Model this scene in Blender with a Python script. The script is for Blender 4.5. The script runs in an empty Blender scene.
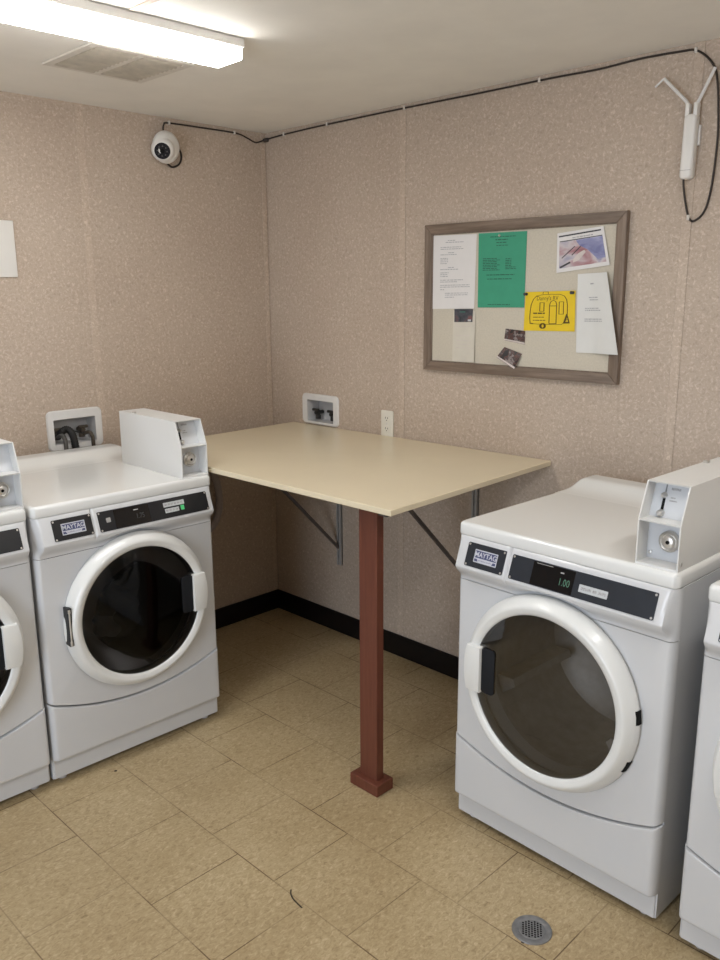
import bpy, bmesh, math, random
from mathutils import Vector, Matrix
random.seed(7)
PI = math.pi
SC = bpy.context.scene
COL = SC.collection

# ------------------------------------------------------------------ materials
def srgb(r, g, b):
    f = lambda c: (c/12.92 if c <= .04045 else ((c+.055)/1.055)**2.4)
    return (f(r/255), f(g/255), f(b/255), 1)

def new_mat(name):
    m = bpy.data.materials.new(name); m.use_nodes = True
    nt = m.node_tree; b = nt.nodes['Principled BSDF']
    return m, nt, b

def N(nt, t, **kw):
    n = nt.nodes.new(t)
    for k, v in kw.items(): setattr(n, k, v)
    return n

def ramp(nt, stops, fac):
    r = N(nt, 'ShaderNodeValToRGB')
    e = r.color_ramp.elements
    while len(e) < len(stops): e.new(.5)
    for i, (p, c) in enumerate(stops):
        e[i].position = p; e[i].color = c
    nt.links.new(fac, r.inputs[0]); return r

def plain(name, col, rough=.5, metal=0, noise=0.0, nscale=30, coat=0, bump=0, spec=.5):
    """Principled with a little procedural colour variation"""
    m, nt, b = new_mat(name)
    b.inputs['Roughness'].default_value = rough; b.inputs['Metallic'].default_value = metal
    b.inputs['Coat Weight'].default_value = coat; b.inputs['Specular IOR Level'].default_value = spec
    tc = N(nt, 'ShaderNodeTexCoord'); nz = N(nt, 'ShaderNodeTexNoise')
    nz.inputs['Scale'].default_value = nscale; nz.inputs['Detail'].default_value = 4
    nt.links.new(tc.outputs['Object'], nz.inputs['Vector'])
    c0 = tuple(max(0, c*(1-noise)) for c in col[:3])+(1,); c1 = tuple(min(1, c*(1+noise)) for c in col[:3])+(1,)
    r = ramp(nt, [(.3, c0), (.7, c1)], nz.outputs['Fac'])
    nt.links.new(r.outputs[0], b.inputs['Base Color'])
    if bump:
        bp = N(nt, 'ShaderNodeBump'); bp.inputs['Strength'].default_value = bump; bp.inputs['Distance'].default_value = .002
        nt.links.new(nz.outputs['Fac'], bp.inputs['Height']); nt.links.new(bp.outputs[0], b.inputs['Normal'])
    return m

def emit(name, col, s):
    m, nt, b = new_mat(name)
    b.inputs['Base Color'].default_value = (.02, .02, .02, 1)
    b.inputs['Emission Color'].default_value = col; b.inputs['Emission Strength'].default_value = s
    return m

def wall_mat(name='speckled_vinyl_wall', k=1.0):
    m, nt, b = new_mat(name)
    b.inputs['Roughness'].default_value = .62; b.inputs['Specular IOR Level'].default_value = .3
    tc = N(nt, 'ShaderNodeTexCoord')
    n1 = N(nt, 'ShaderNodeTexNoise'); n1.inputs['Scale'].default_value = 88; n1.inputs['Detail'].default_value = 4; n1.inputs['Roughness'].default_value = .62
    n1.inputs['Distortion'].default_value = .9
    n2 = N(nt, 'ShaderNodeTexNoise'); n2.inputs['Scale'].default_value = 2.2; n2.inputs['Detail'].default_value = 3
    for n in (n1, n2): nt.links.new(tc.outputs['Object'], n.inputs['Vector'])
    r = ramp(nt, [(p, tuple(c*k for c in col[:3])+(1,)) for p, col in ((.30, WALL_D), (.46, WALL_M), (.54, WALL_M), (.68, WALL_L))], n1.outputs['Fac'])
    r2 = ramp(nt, [(.3, (.93, .91, .9, 1)), (.7, (1, 1, 1, 1))], n2.outputs['Fac'])
    mx = N(nt, 'ShaderNodeMix', data_type='RGBA', blend_type='MULTIPLY'); mx.inputs[0].default_value = 1
    nt.links.new(r.outputs[0], mx.inputs[6]); nt.links.new(r2.outputs[0], mx.inputs[7])
    nt.links.new(mx.outputs[2], b.inputs['Base Color'])
    bp = N(nt, 'ShaderNodeBump'); bp.inputs['Strength'].default_value = .15; bp.inputs['Distance'].default_value = .002
    nt.links.new(n1.outputs['Fac'], bp.inputs['Height']); nt.links.new(bp.outputs[0], b.inputs['Normal'])
    return m
WALL_D = (.395, .318, .252, 1); WALL_M = (.485, .397, .322, 1); WALL_L = (.635, .54, .455, 1)

def floor_mat():
    m, nt, b = new_mat('mottled_vinyl_tile')
    b.inputs['Roughness'].default_value = .42; b.inputs['Specular IOR Level'].default_value = .45
    tc = N(nt, 'ShaderNodeTexCoord')
    mp = N(nt, 'ShaderNodeMapping'); mp.inputs['Rotation'].default_value = (0, 0, .5); mp.inputs['Scale'].default_value = (1, .55, 1)
    nt.links.new(tc.outputs['Object'], mp.inputs['Vector'])
    n1 = N(nt, 'ShaderNodeTexNoise'); n1.inputs['Scale'].default_value = 105; n1.inputs['Detail'].default_value = 4; n1.inputs['Roughness'].default_value = .6; n1.inputs['Distortion'].default_value = 1.2
    nt.links.new(mp.outputs[0], n1.inputs['Vector'])
    n2 = N(nt, 'ShaderNodeTexNoise'); n2.inputs['Scale'].default_value = 2.5; n2.inputs['Detail'].default_value = 5
    n4 = N(nt, 'ShaderNodeTexNoise'); n4.inputs['Scale'].default_value = 3.6; n4.inputs['Detail'].default_value = 2
    for n in (n2, n4): nt.links.new(tc.outputs['Object'], n.inputs['Vector'])
    r = ramp(nt, [(.28, (.31, .225, .12, 1)), (.42, (.45, .345, .198, 1)), (.58, (.525, .415, .25, 1)), (.74, (.66, .545, .365, 1))], n1.outputs['Fac'])
    r2 = ramp(nt, [(.3, (.84, .81, .76, 1)), (.7, (1, 1, 1, 1))], n2.outputs['Fac'])
    mx = N(nt, 'ShaderNodeMix', data_type='RGBA', blend_type='MULTIPLY'); mx.inputs[0].default_value = 1
    nt.links.new(r.outputs[0], mx.inputs[6]); nt.links.new(r2.outputs[0], mx.inputs[7])
    # running-bond tiles: rows along x
    mp2 = N(nt, 'ShaderNodeMapping'); mp2.inputs['Location'].default_value = (FLX, FLY, 0)
    nt.links.new(tc.outputs['Object'], mp2.inputs['Vector'])
    br = N(nt, 'ShaderNodeTexBrick'); br.offset = .564; br.offset_frequency = 2
    br.inputs['Scale'].default_value = 1; br.inputs['Brick Width'].default_value = .305; br.inputs['Row Height'].default_value = .3027
    br.inputs['Mortar Size'].default_value = .0021; br.inputs['Mortar Smooth'].default_value = .35
    br.inputs['Color1'].default_value = (1, 1, 1, 1); br.inputs['Color2'].default_value = (.96, .955, .94, 1); br.inputs['Mortar'].default_value = (.24, .17, .10, 1)
    nt.links.new(mp2.outputs[0], br.inputs['Vector'])
    rs = ramp(nt, [(.47, (0, 0, 0, 1)), (.60, (1, 1, 1, 1))], n4.outputs['Fac'])
    ma = N(nt, 'ShaderNodeMath', operation='MULTIPLY_ADD'); ma.inputs[1].default_value = .55; ma.inputs[2].default_value = .36
    nt.links.new(rs.outputs[0], ma.inputs[0])
    mx2 = N(nt, 'ShaderNodeMix', data_type='RGBA', blend_type='MULTIPLY')
    nt.links.new(ma.outputs[0], mx2.inputs[0]); nt.links.new(mx.outputs[2], mx2.inputs[6]); nt.links.new(br.outputs['Color'], mx2.inputs[7])
    nt.links.new(mx2.outputs[2], b.inputs['Base Color'])
    return m
FLX, FLY = -.126, 1.095+.3027*40

def tinted_glass(name, tint, gloss=.06, rough=.02):
    """thin dark glass: coloured see-through plus a Fresnel mirror"""
    m, nt, b = new_mat(name)
    nt.nodes.remove(b)
    out = nt.nodes['Material Output']
    tr = N(nt, 'ShaderNodeBsdfTransparent'); tr.inputs[0].default_value = tint
    gl = N(nt, 'ShaderNodeBsdfGlossy'); gl.inputs['Roughness'].default_value = rough
    fr = N(nt, 'ShaderNodeFresnel'); fr.inputs['IOR'].default_value = 1.5
    ma = N(nt, 'ShaderNodeMath', operation='ADD'); ma.inputs[1].default_value = gloss
    nt.links.new(fr.outputs[0], ma.inputs[0])
    mx = N(nt, 'ShaderNodeMixShader')
    nt.links.new(ma.outputs[0], mx.inputs[0]); nt.links.new(tr.outputs[0], mx.inputs[1]); nt.links.new(gl.outputs[0], mx.inputs[2])
    nt.links.new(mx.outputs[0], out.inputs[0])
    return m

def wood_mat(name, dark, light, axis='X', scale=18):
    m, nt, b = new_mat(name); b.inputs['Roughness'].default_value = .5
    tc = N(nt, 'ShaderNodeTexCoord'); mp = N(nt, 'ShaderNodeMapping')
    s = {'X': (1.2, scale, scale), 'Y': (scale, 1.2, scale), 'Z': (scale, scale, 1.2)}[axis]
    mp.inputs['Scale'].default_value = s; nt.links.new(tc.outputs['Object'], mp.inputs['Vector'])
    n = N(nt, 'ShaderNodeTexNoise'); n.inputs['Scale'].default_value = 4; n.inputs['Detail'].default_value = 6; n.inputs['Roughness'].default_value = .65
    nt.links.new(mp.outputs[0], n.inputs['Vector'])
    r = ramp(nt, [(.3, dark), (.7, light)], n.outputs['Fac']); nt.links.new(r.outputs[0], b.inputs['Base Color'])
    return m

def picture_mat(name, stops, scale=14, seed=0.0, stretch=(1, 1, 1)):
    m, nt, b = new_mat(name); b.inputs['Roughness'].default_value = .4
    tc = N(nt, 'ShaderNodeTexCoord'); mp = N(nt, 'ShaderNodeMapping'); mp.inputs['Location'].default_value = (seed, seed*.7, seed*.3)
    mp.inputs['Scale'].default_value = stretch; mp.inputs['Rotation'].default_value = (0, .7, 0)
    nt.links.new(tc.outputs['Object'], mp.inputs['Vector'])
    n = N(nt, 'ShaderNodeTexNoise'); n.inputs['Scale'].default_value = scale; n.inputs['Detail'].default_value = 3; n.inputs['Distortion'].default_value = .6
    nt.links.new(mp.outputs[0], n.inputs['Vector'])
    r = ramp(nt, stops, n.outputs['Fac']); nt.links.new(r.outputs[0], b.inputs['Base Color'])
    return m

M = {}
M['wall'] = wall_mat(); M['floor'] = floor_mat()
M['batten'] = wall_mat('vinyl_batten', 1.07)
M['ceiling'] = plain('ceiling_paint', (.80, .77, .715, 1), .8, noise=.03, nscale=6, bump=.1)
M['plainwall'] = plain('painted_wall', (.6, .52, .44, 1), .7, noise=.05)
M['base'] = plain('black_vinyl_cove', (.007, .0052, .005, 1), .5, noise=.2, spec=.25)
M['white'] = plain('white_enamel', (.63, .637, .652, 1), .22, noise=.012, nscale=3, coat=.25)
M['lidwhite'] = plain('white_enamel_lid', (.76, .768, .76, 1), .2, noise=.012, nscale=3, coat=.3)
M['ring'] = plain('white_plastic', (.76, .765, .75, 1), .28, noise=.01, nscale=4, coat=.2)
M['box'] = plain('coin_box_enamel', (.70, .70, .69, 1), .4, noise=.012, nscale=5)
M['boxin'] = plain('coin_box_inner', (.62, .635, .66, 1), .35, noise=.02)
M['black'] = plain('black_plate', (.013, .014, .017, 1), .28, noise=.1)
M['slate'] = plain('dark_slate_plate', (.022, .026, .034, 1), .3, noise=.1)
M['screen'] = plain('display_window', (.006, .006, .007, 1), .12)
M['digits'] = emit('green_digits', (.25, .75, .45, 1), .22)
M['dimdigits'] = emit('dim_digits', (.5, .55, .55, 1), .05)
M['greenled'] = emit('green_led', (.1, .8, .25, 1), .6)
M['sticker'] = plain('grey_sticker', (.52, .54, .55, 1), .5, noise=.06, nscale=200)
M['logo'] = plain('badge_silver', (.55, .56, .62, 1), .35, noise=.05)
M['logoblue'] = plain('badge_navy', (.06, .07, .16, 1), .4)
M['chrome'] = plain('chrome', (.66, .64, .61, 1), .34, .85)
M['steel'] = plain('dull_steel', (.27, .27, .275, 1), .45, .7, noise=.15, nscale=60)
M['zinc'] = plain('grey_bracket_paint', (.38, .37, .36, 1), .5, .2, noise=.1)
M['darkmetal'] = plain('dark_bracket', (.10, .085, .08, 1), .5, .2, noise=.1)
M['rubber'] = plain('black_rubber', (.012, .012, .013, 1), .5, noise=.1)
M['drum'] = plain('dryer_drum', (.46, .45, .44, 1), .45, .3, noise=.1)
M['darkdrum'] = plain('washer_drum', (.03, .031, .034, 1), .35, .1, noise=.3, nscale=8)
M['laundry'] = plain('dark_laundry', (.07, .075, .085, 1), .8, noise=.5, nscale=8)
M['glassd'] = tinted_glass('dryer_door_glass', (.55, .54, .53, 1), .07)
M['glassw'] = tinted_glass('washer_door_glass', (.30, .30, .31, 1), -.018)
M['glassb'] = tinted_glass('washer_bowl_glass', (.5, .5, .51, 1), -.03, .3)
M['grip'] = plain('grip_pocket', (.014, .015, .018, 1), .6, spec=.15)
M['table'] = plain('cream_laminate', (.74, .65, .475, 1), .24, noise=.025, nscale=2.5, spec=.5)
M['tedge'] = plain('cream_laminate_edge', (.56, .48, .34, 1), .4, noise=.03)
M['post'] = wood_mat('red_brown_painted_wood', (.11, .031, .017, 1), (.16, .049, .027, 1), 'Z', 22)
M['frame'] = wood_mat('weathered_wood_frame', (.12, .085, .062, 1), (.25, .185, .14, 1), 'X', 16)
M['framev'] = wood_mat('weathered_wood_frame_upright', (.12, .085, .062, 1), (.25, .185, .14, 1), 'Z', 16)
M['linen'] = plain('grey_linen_board', (.56, .51, .42, 1), .8, noise=.06, nscale=160, bump=.2)
M['paper'] = plain('white_paper', (.72, .70, .69, 1), .6, noise=.015)
M['paper2'] = plain('cool_white_paper', (.69, .69, .67, 1), .6, noise=.015)
M['slip'] = plain('thin_slip', (.62, .58, .50, 1), .6, noise=.03)
M['green'] = plain('green_paper', (.04, .30, .18, 1), .6, noise=.03)
M['yellow'] = plain('yellow_paper', (.75, .53, .012, 1), .6, noise=.03)
M['ink'] = plain('grey_ink', (.40, .40, .41, 1), .7, noise=.35, nscale=300)
M['inkg'] = plain('dark_ink_on_green', (.02, .12, .075, 1), .7, noise=.35, nscale=300)
M['inky'] = plain('brown_black_ink', (.10, .06, .008, 1), .7, noise=.3, nscale=200)
M['inkdark'] = plain('black_ink', (.04, .04, .045, 1), .6)
M['photo'] = picture_mat('rose_and_blue_picture', [(.32, (.28, .10, .12, 1)), (.46, (.45, .30, .32, 1)), (.54, (.55, .5, .52, 1)), (.66, (.16, .18, .36, 1))], 9, 3.1, (1, 1, 2.4))
M['photob'] = picture_mat('blue_picture', [(.3, (.16, .17, .34, 1)), (.5, (.26, .27, .45, 1)), (.7, (.42, .43, .58, 1))], 14, 1.1, (1, 1, 2.4))
M['pale'] = plain('picture_pale', (.62, .55, .52, 1), .5, noise=.08, nscale=40)
M['card'] = picture_mat('dark_printed_card', [(.38, (.022, .02, .022, 1)), (.47, (.13, .06, .05, 1)), (.53, (.035, .03, .032, 1)), (.60, (.30, .25, .24, 1)), (.68, (.05, .05, .05, 1))], 42, 5.7)
M['card2'] = picture_mat('slate_printed_card', [(.36, (.025, .028, .034, 1)), (.52, (.07, .075, .09, 1)), (.66, (.18, .08, .08, 1))], 30, 2.2)
M['plastic'] = plain('warm_white_plastic', (.74, .72, .69, 1), .4, noise=.01)
M['ivory'] = plain('ivory_plastic', (.74, .71, .63, 1), .4, noise=.01)
M['pvc'] = plain('grey_white_pvc', (.70, .69, .68, 1), .45, noise=.02)
M['pvcin'] = plain('pvc_box_inside', (.56, .56, .57, 1), .5, noise=.02)
M['brass'] = plain('tarnished_brass', (.085, .07, .055, 1), .45, .5, noise=.3, nscale=60)
M['valveblk'] = plain('black_valve', (.025, .024, .024, 1), .5, .2)
M['hosegrey'] = plain('grey_hose', (.09, .085, .08, 1), .55, noise=.15)
M['lens'] = plain('camera_lens_dark', (.022, .021, .024, 1), .7, noise=.4, nscale=150, spec=.1)
M['cable'] = plain('black_cable', (.026, .018, .014, 1), .55)
M['clip'] = plain('white_clip', (.66, .62, .57, 1), .5)
M['slot'] = plain('dark_slot', (.01, .01, .01, 1), .7, spec=.1)
M['diff'] = emit('lamp_diffuser', (1, .985, .955, 1), 1)
M['diffend'] = emit('lamp_diffuser_end', (1, .985, .955, 1), 1.0)
M['vent'] = plain('vent_white', (.64, .60, .54, 1), .6, noise=.05)
M['dust'] = plain('dusty_louver', (.42, .375, .31, 1), .8, noise=.15, nscale=25)
M['speck'] = plain('dirt', (.05, .035, .02, 1), .8)
M['doorpaint'] = plain('door_frame_paint', (.5, .46, .42, 1), .5)

# ------------------------------------------------------------------ mesh helpers
def finish(name, bm, mat, parent=None, smooth=30, loc=None):
    bmesh.ops.recalc_face_normals(bm, faces=bm.faces)
    me = bpy.data.meshes.new(name); bm.to_mesh(me); bm.free()
    mats = mat if isinstance(mat, (list, tuple)) else [mat]
    for m in mats: me.materials.append(m)
    if smooth:
        for p in me.polygons: p.use_smooth = True
        me.set_sharp_from_angle(angle=math.radians(smooth))
    o = bpy.data.objects.new(name, me); COL.objects.link(o)
    if parent: o.parent = parent
    if loc: o.location = loc
    return o

def tag(o, label, cat=None, group=None, kind=None):
    if label: o['label'] = label
    if cat: o['category'] = cat
    if group: o['group'] = group
    if kind: o['kind'] = kind
    return o

def empty(name, loc=(0, 0, 0), rz=0):
    o = bpy.data.objects.new(name, None); COL.objects.link(o)
    o.location = loc; o.rotation_euler = (0, 0, rz); o.empty_display_size = .1
    return o

def B(): return bmesh.new()

def box(bm, x0, x1, y0, y1, z0, z1, bev=0, seg=2, mi=0):
    r = bmesh.ops.create_cube(bm, size=1)
    vs = r['verts']
    for v in vs:
        v.co = Vector((x0+(v.co.x+.5)*(x1-x0), y0+(v.co.y+.5)*(y1-y0), z0+(v.co.z+.5)*(z1-z0)))
    fs = list({f for v in vs for f in v.link_faces})
    for f in fs: f.material_index = mi
    if bev:
        es = list({e for v in vs for e in v.link_edges})
        bmesh.ops.bevel(bm, geom=es, offset=bev, segments=seg, profile=.5, affect='EDGES')
    return bm

def prism(bm, pts, ext, axis, mi=0, bev=0):
    """pts 2D polygon; axis 'x': pts=(y,z) extruded over ext in x; 'y': pts=(x,z); 'z': pts=(x,y)"""
    def P(p, e):
        return {'x': (e, p[0], p[1]), 'y': (p[0], e, p[1]), 'z': (p[0], p[1], e)}[axis]
    a = [bm.verts.new(P(p, ext[0])) for p in pts]; b = [bm.verts.new(P(p, ext[1])) for p in pts]
    n = len(pts); fs = [bm.faces.new(a), bm.faces.new(b[::-1])]
    for i in range(n): fs.append(bm.faces.new((a[i], b[i], b[(i+1) % n], a[(i+1) % n])))
    for f in fs: f.material_index = mi
    if bev:
        bmesh.ops.recalc_face_normals(bm, faces=fs)
        es = list({e for f in fs[:2] for e in f.edges})
        bmesh.ops.bevel(bm, geom=es, offset=bev, segments=2, profile=.5, affect='EDGES')
    return bm

def rrect(x0, x1, z0, z1, r, n=5):
    pts = []
    for cx, cz, a0 in ((x1-r, z1-r, 0), (x0+r, z1-r, 90), (x0+r, z0+r, 180), (x1-r, z0+r, 270)):
        for i in range(n+1):
            a = math.radians(a0+90*i/n); pts.append((cx+r*math.cos(a), cz+r*math.sin(a)))
    return pts

def loft(bm, rings, closed=True, cap0=True, cap1=True, mi=0):
    R = [[bm.verts.new(p) for p in r] for r in rings]
    n = len(R[0])
    for i in range(len(R)-1):
        for j in range(n if closed else n-1):
            f = bm.faces.new((R[i][j], R[i][(j+1) % n], R[i+1][(j+1) % n], R[i+1][j])); f.material_index = mi
    if cap0: bm.faces.new(R[0][::-1]).material_index = mi
    if cap1: bm.faces.new(R[-1]).material_index = mi
    return bm

def lathe(bm, prof, axis='y', c=(0, 0, 0), n=64, mi=0, caps=(False, False)):
    """prof = [(radius, along axis)]"""
    rings = []
    for r, t in prof:
        ring = []
        for k in range(n):
            a = 2*PI*k/n; u, w = r*math.cos(a), r*math.sin(a)
            p = {'y': (u, t, w), 'x': (t, u, w), 'z': (u, w, t)}[axis]
            ring.append((p[0]+c[0], p[1]+c[1], p[2]+c[2]))
        rings.append(ring)
    return loft(bm, rings, True, caps[0], caps[1], mi)

def tube(bm, pts, r, n=10, mi=0, ribs=0):
    pts = [Vector(p) for p in pts]; rings = []
    up = Vector((0, 0, 1))
    prev = None
    for i, p in enumerate(pts):
        d = (pts[min(i+1, len(pts)-1)]-pts[max(i-1, 0)]).normalized()
        if prev is None:
            a = up if abs(d.z) < .9 else Vector((1, 0, 0))
            s = d.cross(a).normalized()
        else:
            s = (prev - d*prev.dot(d)).normalized()
        prev = s; t = d.cross(s)
        rr = r*(1+(.16 if (ribs and i % 2) else 0))
        rings.append([p+rr*(math.cos(2*PI*k/n)*s+math.sin(2*PI*k/n)*t) for k in range(n)])
    return loft(bm, rings, True, True, True, mi)

def smooth_path(pts, k=8):
    pts = [Vector(p) for p in pts]; out = []
    P = [pts[0]*2-pts[1]]+pts+[pts[-1]*2-pts[-2]]
    for i in range(1, len(P)-2):
        for j in range(k):
            t = j/k
            a, b, c, d = P[i-1], P[i], P[i+1], P[i+2]
            out.append(.5*((2*b)+(c-a)*t+(2*a-5*b+4*c-d)*t*t+(3*b-a-3*c+d)*t**3))
    out.append(pts[-1]); return out

def text_bm(s, size, fn, mi=0, align='CENTER', bold=0.0):
    """letters as a mesh; fn maps flat (u, v) to a 3-D point"""
    cu = bpy.data.curves.new('lettering', 'FONT'); cu.body = s; cu.size = size; cu.align_x = align; cu.align_y = 'CENTER'; cu.offset = bold
    cu.resolution_u = 3
    o = bpy.data.objects.new('lettering', cu); COL.objects.link(o)
    dg = bpy.context.evaluated_depsgraph_get(); dg.update()
    me = bpy.data.meshes.new_from_object(o.evaluated_get(dg))
    bm = B(); bm.from_mesh(me)
    bpy.data.objects.remove(o); bpy.data.curves.remove(cu); bpy.data.meshes.remove(me)
    for v in bm.verts: v.co = Vector(fn(v.co.x, v.co.y))
    for f in bm.faces: f.material_index = mi
    return bm

def merge(bm, other):
    me = bpy.data.meshes.new('tmp'); other.to_mesh(me); other.free(); bm.from_mesh(me); bpy.data.meshes.remove(me)

# ------------------------------------------------------------------ room
CH = 2.4187
RX, RY = 4.7, -4.1          # far right wall, wall behind the viewer
def struct(name, bm, m, smooth=0, parent=None):
    o = finish(name, bm, m, parent, smooth)
    if not parent: o['kind'] = 'structure'
    return o

def holed_wall(name, rect, holes, mapf, thick, mat):
    """rect, holes = (u0,u1,v0,v1); mapf(u,v,d) with d the depth behind the face"""
    us = sorted({rect[0], rect[1], *[h[0] for h in holes], *[h[1] for h in holes]})
    vs = sorted({rect[2], rect[3], *[h[2] for h in holes], *[h[3] for h in holes]})
    bm = B()
    solid = lambda i, j: 0 <= i < len(us)-1 and 0 <= j < len(vs)-1 and not any(h[0] <= (us[i]+us[i+1])/2 <= h[1] and h[2] <= (vs[j]+vs[j+1])/2 <= h[3] for h in holes)
    def q(*p): bm.faces.new([bm.verts.new(mapf(*a)) for a in p])
    for i in range(len(us)-1):
        for j in range(len(vs)-1):
            if not solid(i, j): continue
            a, b, c, d = us[i], us[i+1], vs[j], vs[j+1]
            for t in (0, thick): q((a, c, t), (b, c, t), (b, d, t), (a, d, t))
            if not solid(i-1, j): q((a, c, 0), (a, d, 0), (a, d, thick), (a, c, thick))
            if not solid(i+1, j): q((b, c, 0), (b, d, 0), (b, d, thick), (b, c, thick))
            if not solid(i, j-1): q((a, c, 0), (b, c, 0), (b, c, thick), (a, c, thick))
            if not solid(i, j+1): q((a, d, 0), (b, d, 0), (b, d, thick), (a, d, thick))
    bmesh.ops.remove_doubles(bm, verts=bm.verts, dist=1e-5)
    return struct(name, bm, mat)

bm = B(); box(bm, -.1, RX+.1, RY-.1, .1, -.1, 0); floor = struct('floor', bm, M['floor'])
bm = B(); box(bm, -.1, RX+.1, RY-.1, .1, CH, CH+.1); struct('ceiling', bm, M['ceiling'])
# utility box openings
VA = (-1.180, -.992, 1.056, 1.162)     # y0,y1,z0,z1 on the left wall
VB = (.274, .460, 1.058, 1.162)         # x0,x1,z0,z1 on the back wall
holed_wall('wall_left', (RY, 0, 0, CH), [VA], lambda u, v, d: (-d, u, v), .1, M['wall'])
holed_wall('wall_back', (-.1, RX, 0, CH), [VB], lambda u, v, d: (u, d, v), .1, M['wall'])
# wall on the right, out of the picture, and the wall behind the viewer with its open doorway
bm = B(); box(bm, RX, RX+.1, RY, 0, 0, CH); struct('wall_right', bm, M['plainwall'])
DW = (1.75, 2.95, 0, 2.1)
holed_wall('wall_front', (-.1, RX+.1, 0, CH), [DW], lambda u, v, d: (u, RY-d, v), .1, M['plainwall'])
bm = B()
box(bm, DW[0]-.08, DW[0], RY, RY+.02, 0, DW[3]+.08); box(bm, DW[1], DW[1]+.08, RY, RY+.02, 0, DW[3]+.08); box(bm, DW[0], DW[1], RY, RY+.02, DW[3], DW[3]+.08)
struct('door_1', bm, M['doorpaint'])
# cove base
def cove(name, x0, x1, y0, y1):
    bm = B(); box(bm, x0, x1, y0, y1, .0005, .105, .003, 2); struct(name, bm, M['base'], 30)
cove('baseboard_left', .0005, .011, RY+.02, -.0005)
cove('baseboard_back', .011, RX, -.011, -.0005)
# panel-joint battens
def batten(name, p, q, z0, z1):
    bm = B(); box(bm, p[0], q[0], p[1], q[1], z0, z1, .001, 1); struct(name, bm, M['batten'])
batten('trim_1', (.0003, -.975), (.003, -.940), .106, CH)
batten('trim_2', (.875, -.003), (.908, -.0003), .106, CH)
batten('trim_3', (2.093, -.003), (2.126, -.0003), .106, CH)
batten('trim_4', (.0003, -.030), (.004, -.0045), .106, CH)
batten('trim_5', (.0003, -2.195), (.003, -2.160), .106, CH)
bm = B(); box(bm, 1.17, RX, -1.408, -1.390, CH-.004, CH-.0002, .001, 1); struct('trim_6', bm, M['batten'])
# crack and specks in the floor sheet
bm = B(); tube(bm, smooth_path([(1.7153, -1.3867, .0004), (1.728, -1.398, .0005), (1.752, -1.407, .0005), (1.7916, -1.4119, .0004)], 4), .0022, 6)
finish('crack', bm, M['speck'], floor)
for x, y, r in ((2.3035, -1.0853, .006), (.547, -1.1481, .004), (.80, -1.43, .006)):
    bm = B(); lathe(bm, [(r, .0002), (r*.7, .001)], 'z', (x, y, 0), 8, caps=(True, True)); finish('dirt_speck', bm, M['speck'], floor)

# ------------------------------------------------------------------ washers and dryers
RXC = .017; HW = .345; LIDB = .9684; H = 1.0076; DC = (0, .573); DEP = .714
def seam(x): return .243 + .070*(x/HW)**2
def xprof():
    """(x, y) along the front with rounded corners; y measured back from the front face"""
    r = RXC; q = .033; pts = []
    for k in range(7):
        a = PI/2*k/6; pts.append((-HW+r-r*math.cos(a), q-q*math.sin(a)))
    for k in range(1, 48): pts.append((-HW+r+(2*HW-2*r)*k/48, 0))
    for k in range(7):
        a = PI/2*(1-k/6); pts.append((HW-r+r*math.cos(a), q-q*math.sin(a)))
    return pts
XP = xprof()
def sstep(a, b, x):
    t = min(1, max(0, (x-a)/(b-a))); return t*t*(3-2*t)
def pod_h(z):
    if z >= .9640: return .003*sstep(.9684, .964, z)+.002
    if z > .880: return .005+.030*(.964-z)/(.964-.880)
    return .035*sstep(.836, .880, z)**.8 if z > .836 else 0
def pod_y(x, z):
    s = sstep(.341, .324, abs(x))*sstep(.287, .302, math.hypot(x, z-DC[1]))
    g = .006*math.exp(-((x+.146)/.0035)**2)
    return -(pod_h(z)*s)+g*sstep(.86, .885, z)
def on_pod(off):
    return lambda x, z: (x, -pod_h(z)-off, z)
def grid(bm, P, mi=0):
    V = [[bm.verts.new(p) for p in row] for row in P]
    for i in range(len(V)-1):
        for j in range(len(V[0])-1):
            bm.faces.new((V[i][j], V[i][j+1], V[i+1][j+1], V[i+1][j])).material_index = mi
def slab_on(bm, poly, f0, f1, mi=0):
    a = [bm.verts.new(f0(*p)) for p in poly]; b = [bm.verts.new(f1(*p)) for p in poly]
    n = len(poly); bm.faces.new(a).material_index = mi; bm.faces.new(b[::-1]).material_index = mi
    for i in range(n): bm.faces.new((a[i], b[i], b[(i+1) % n], a[(i+1) % n])).material_index = mi

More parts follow.
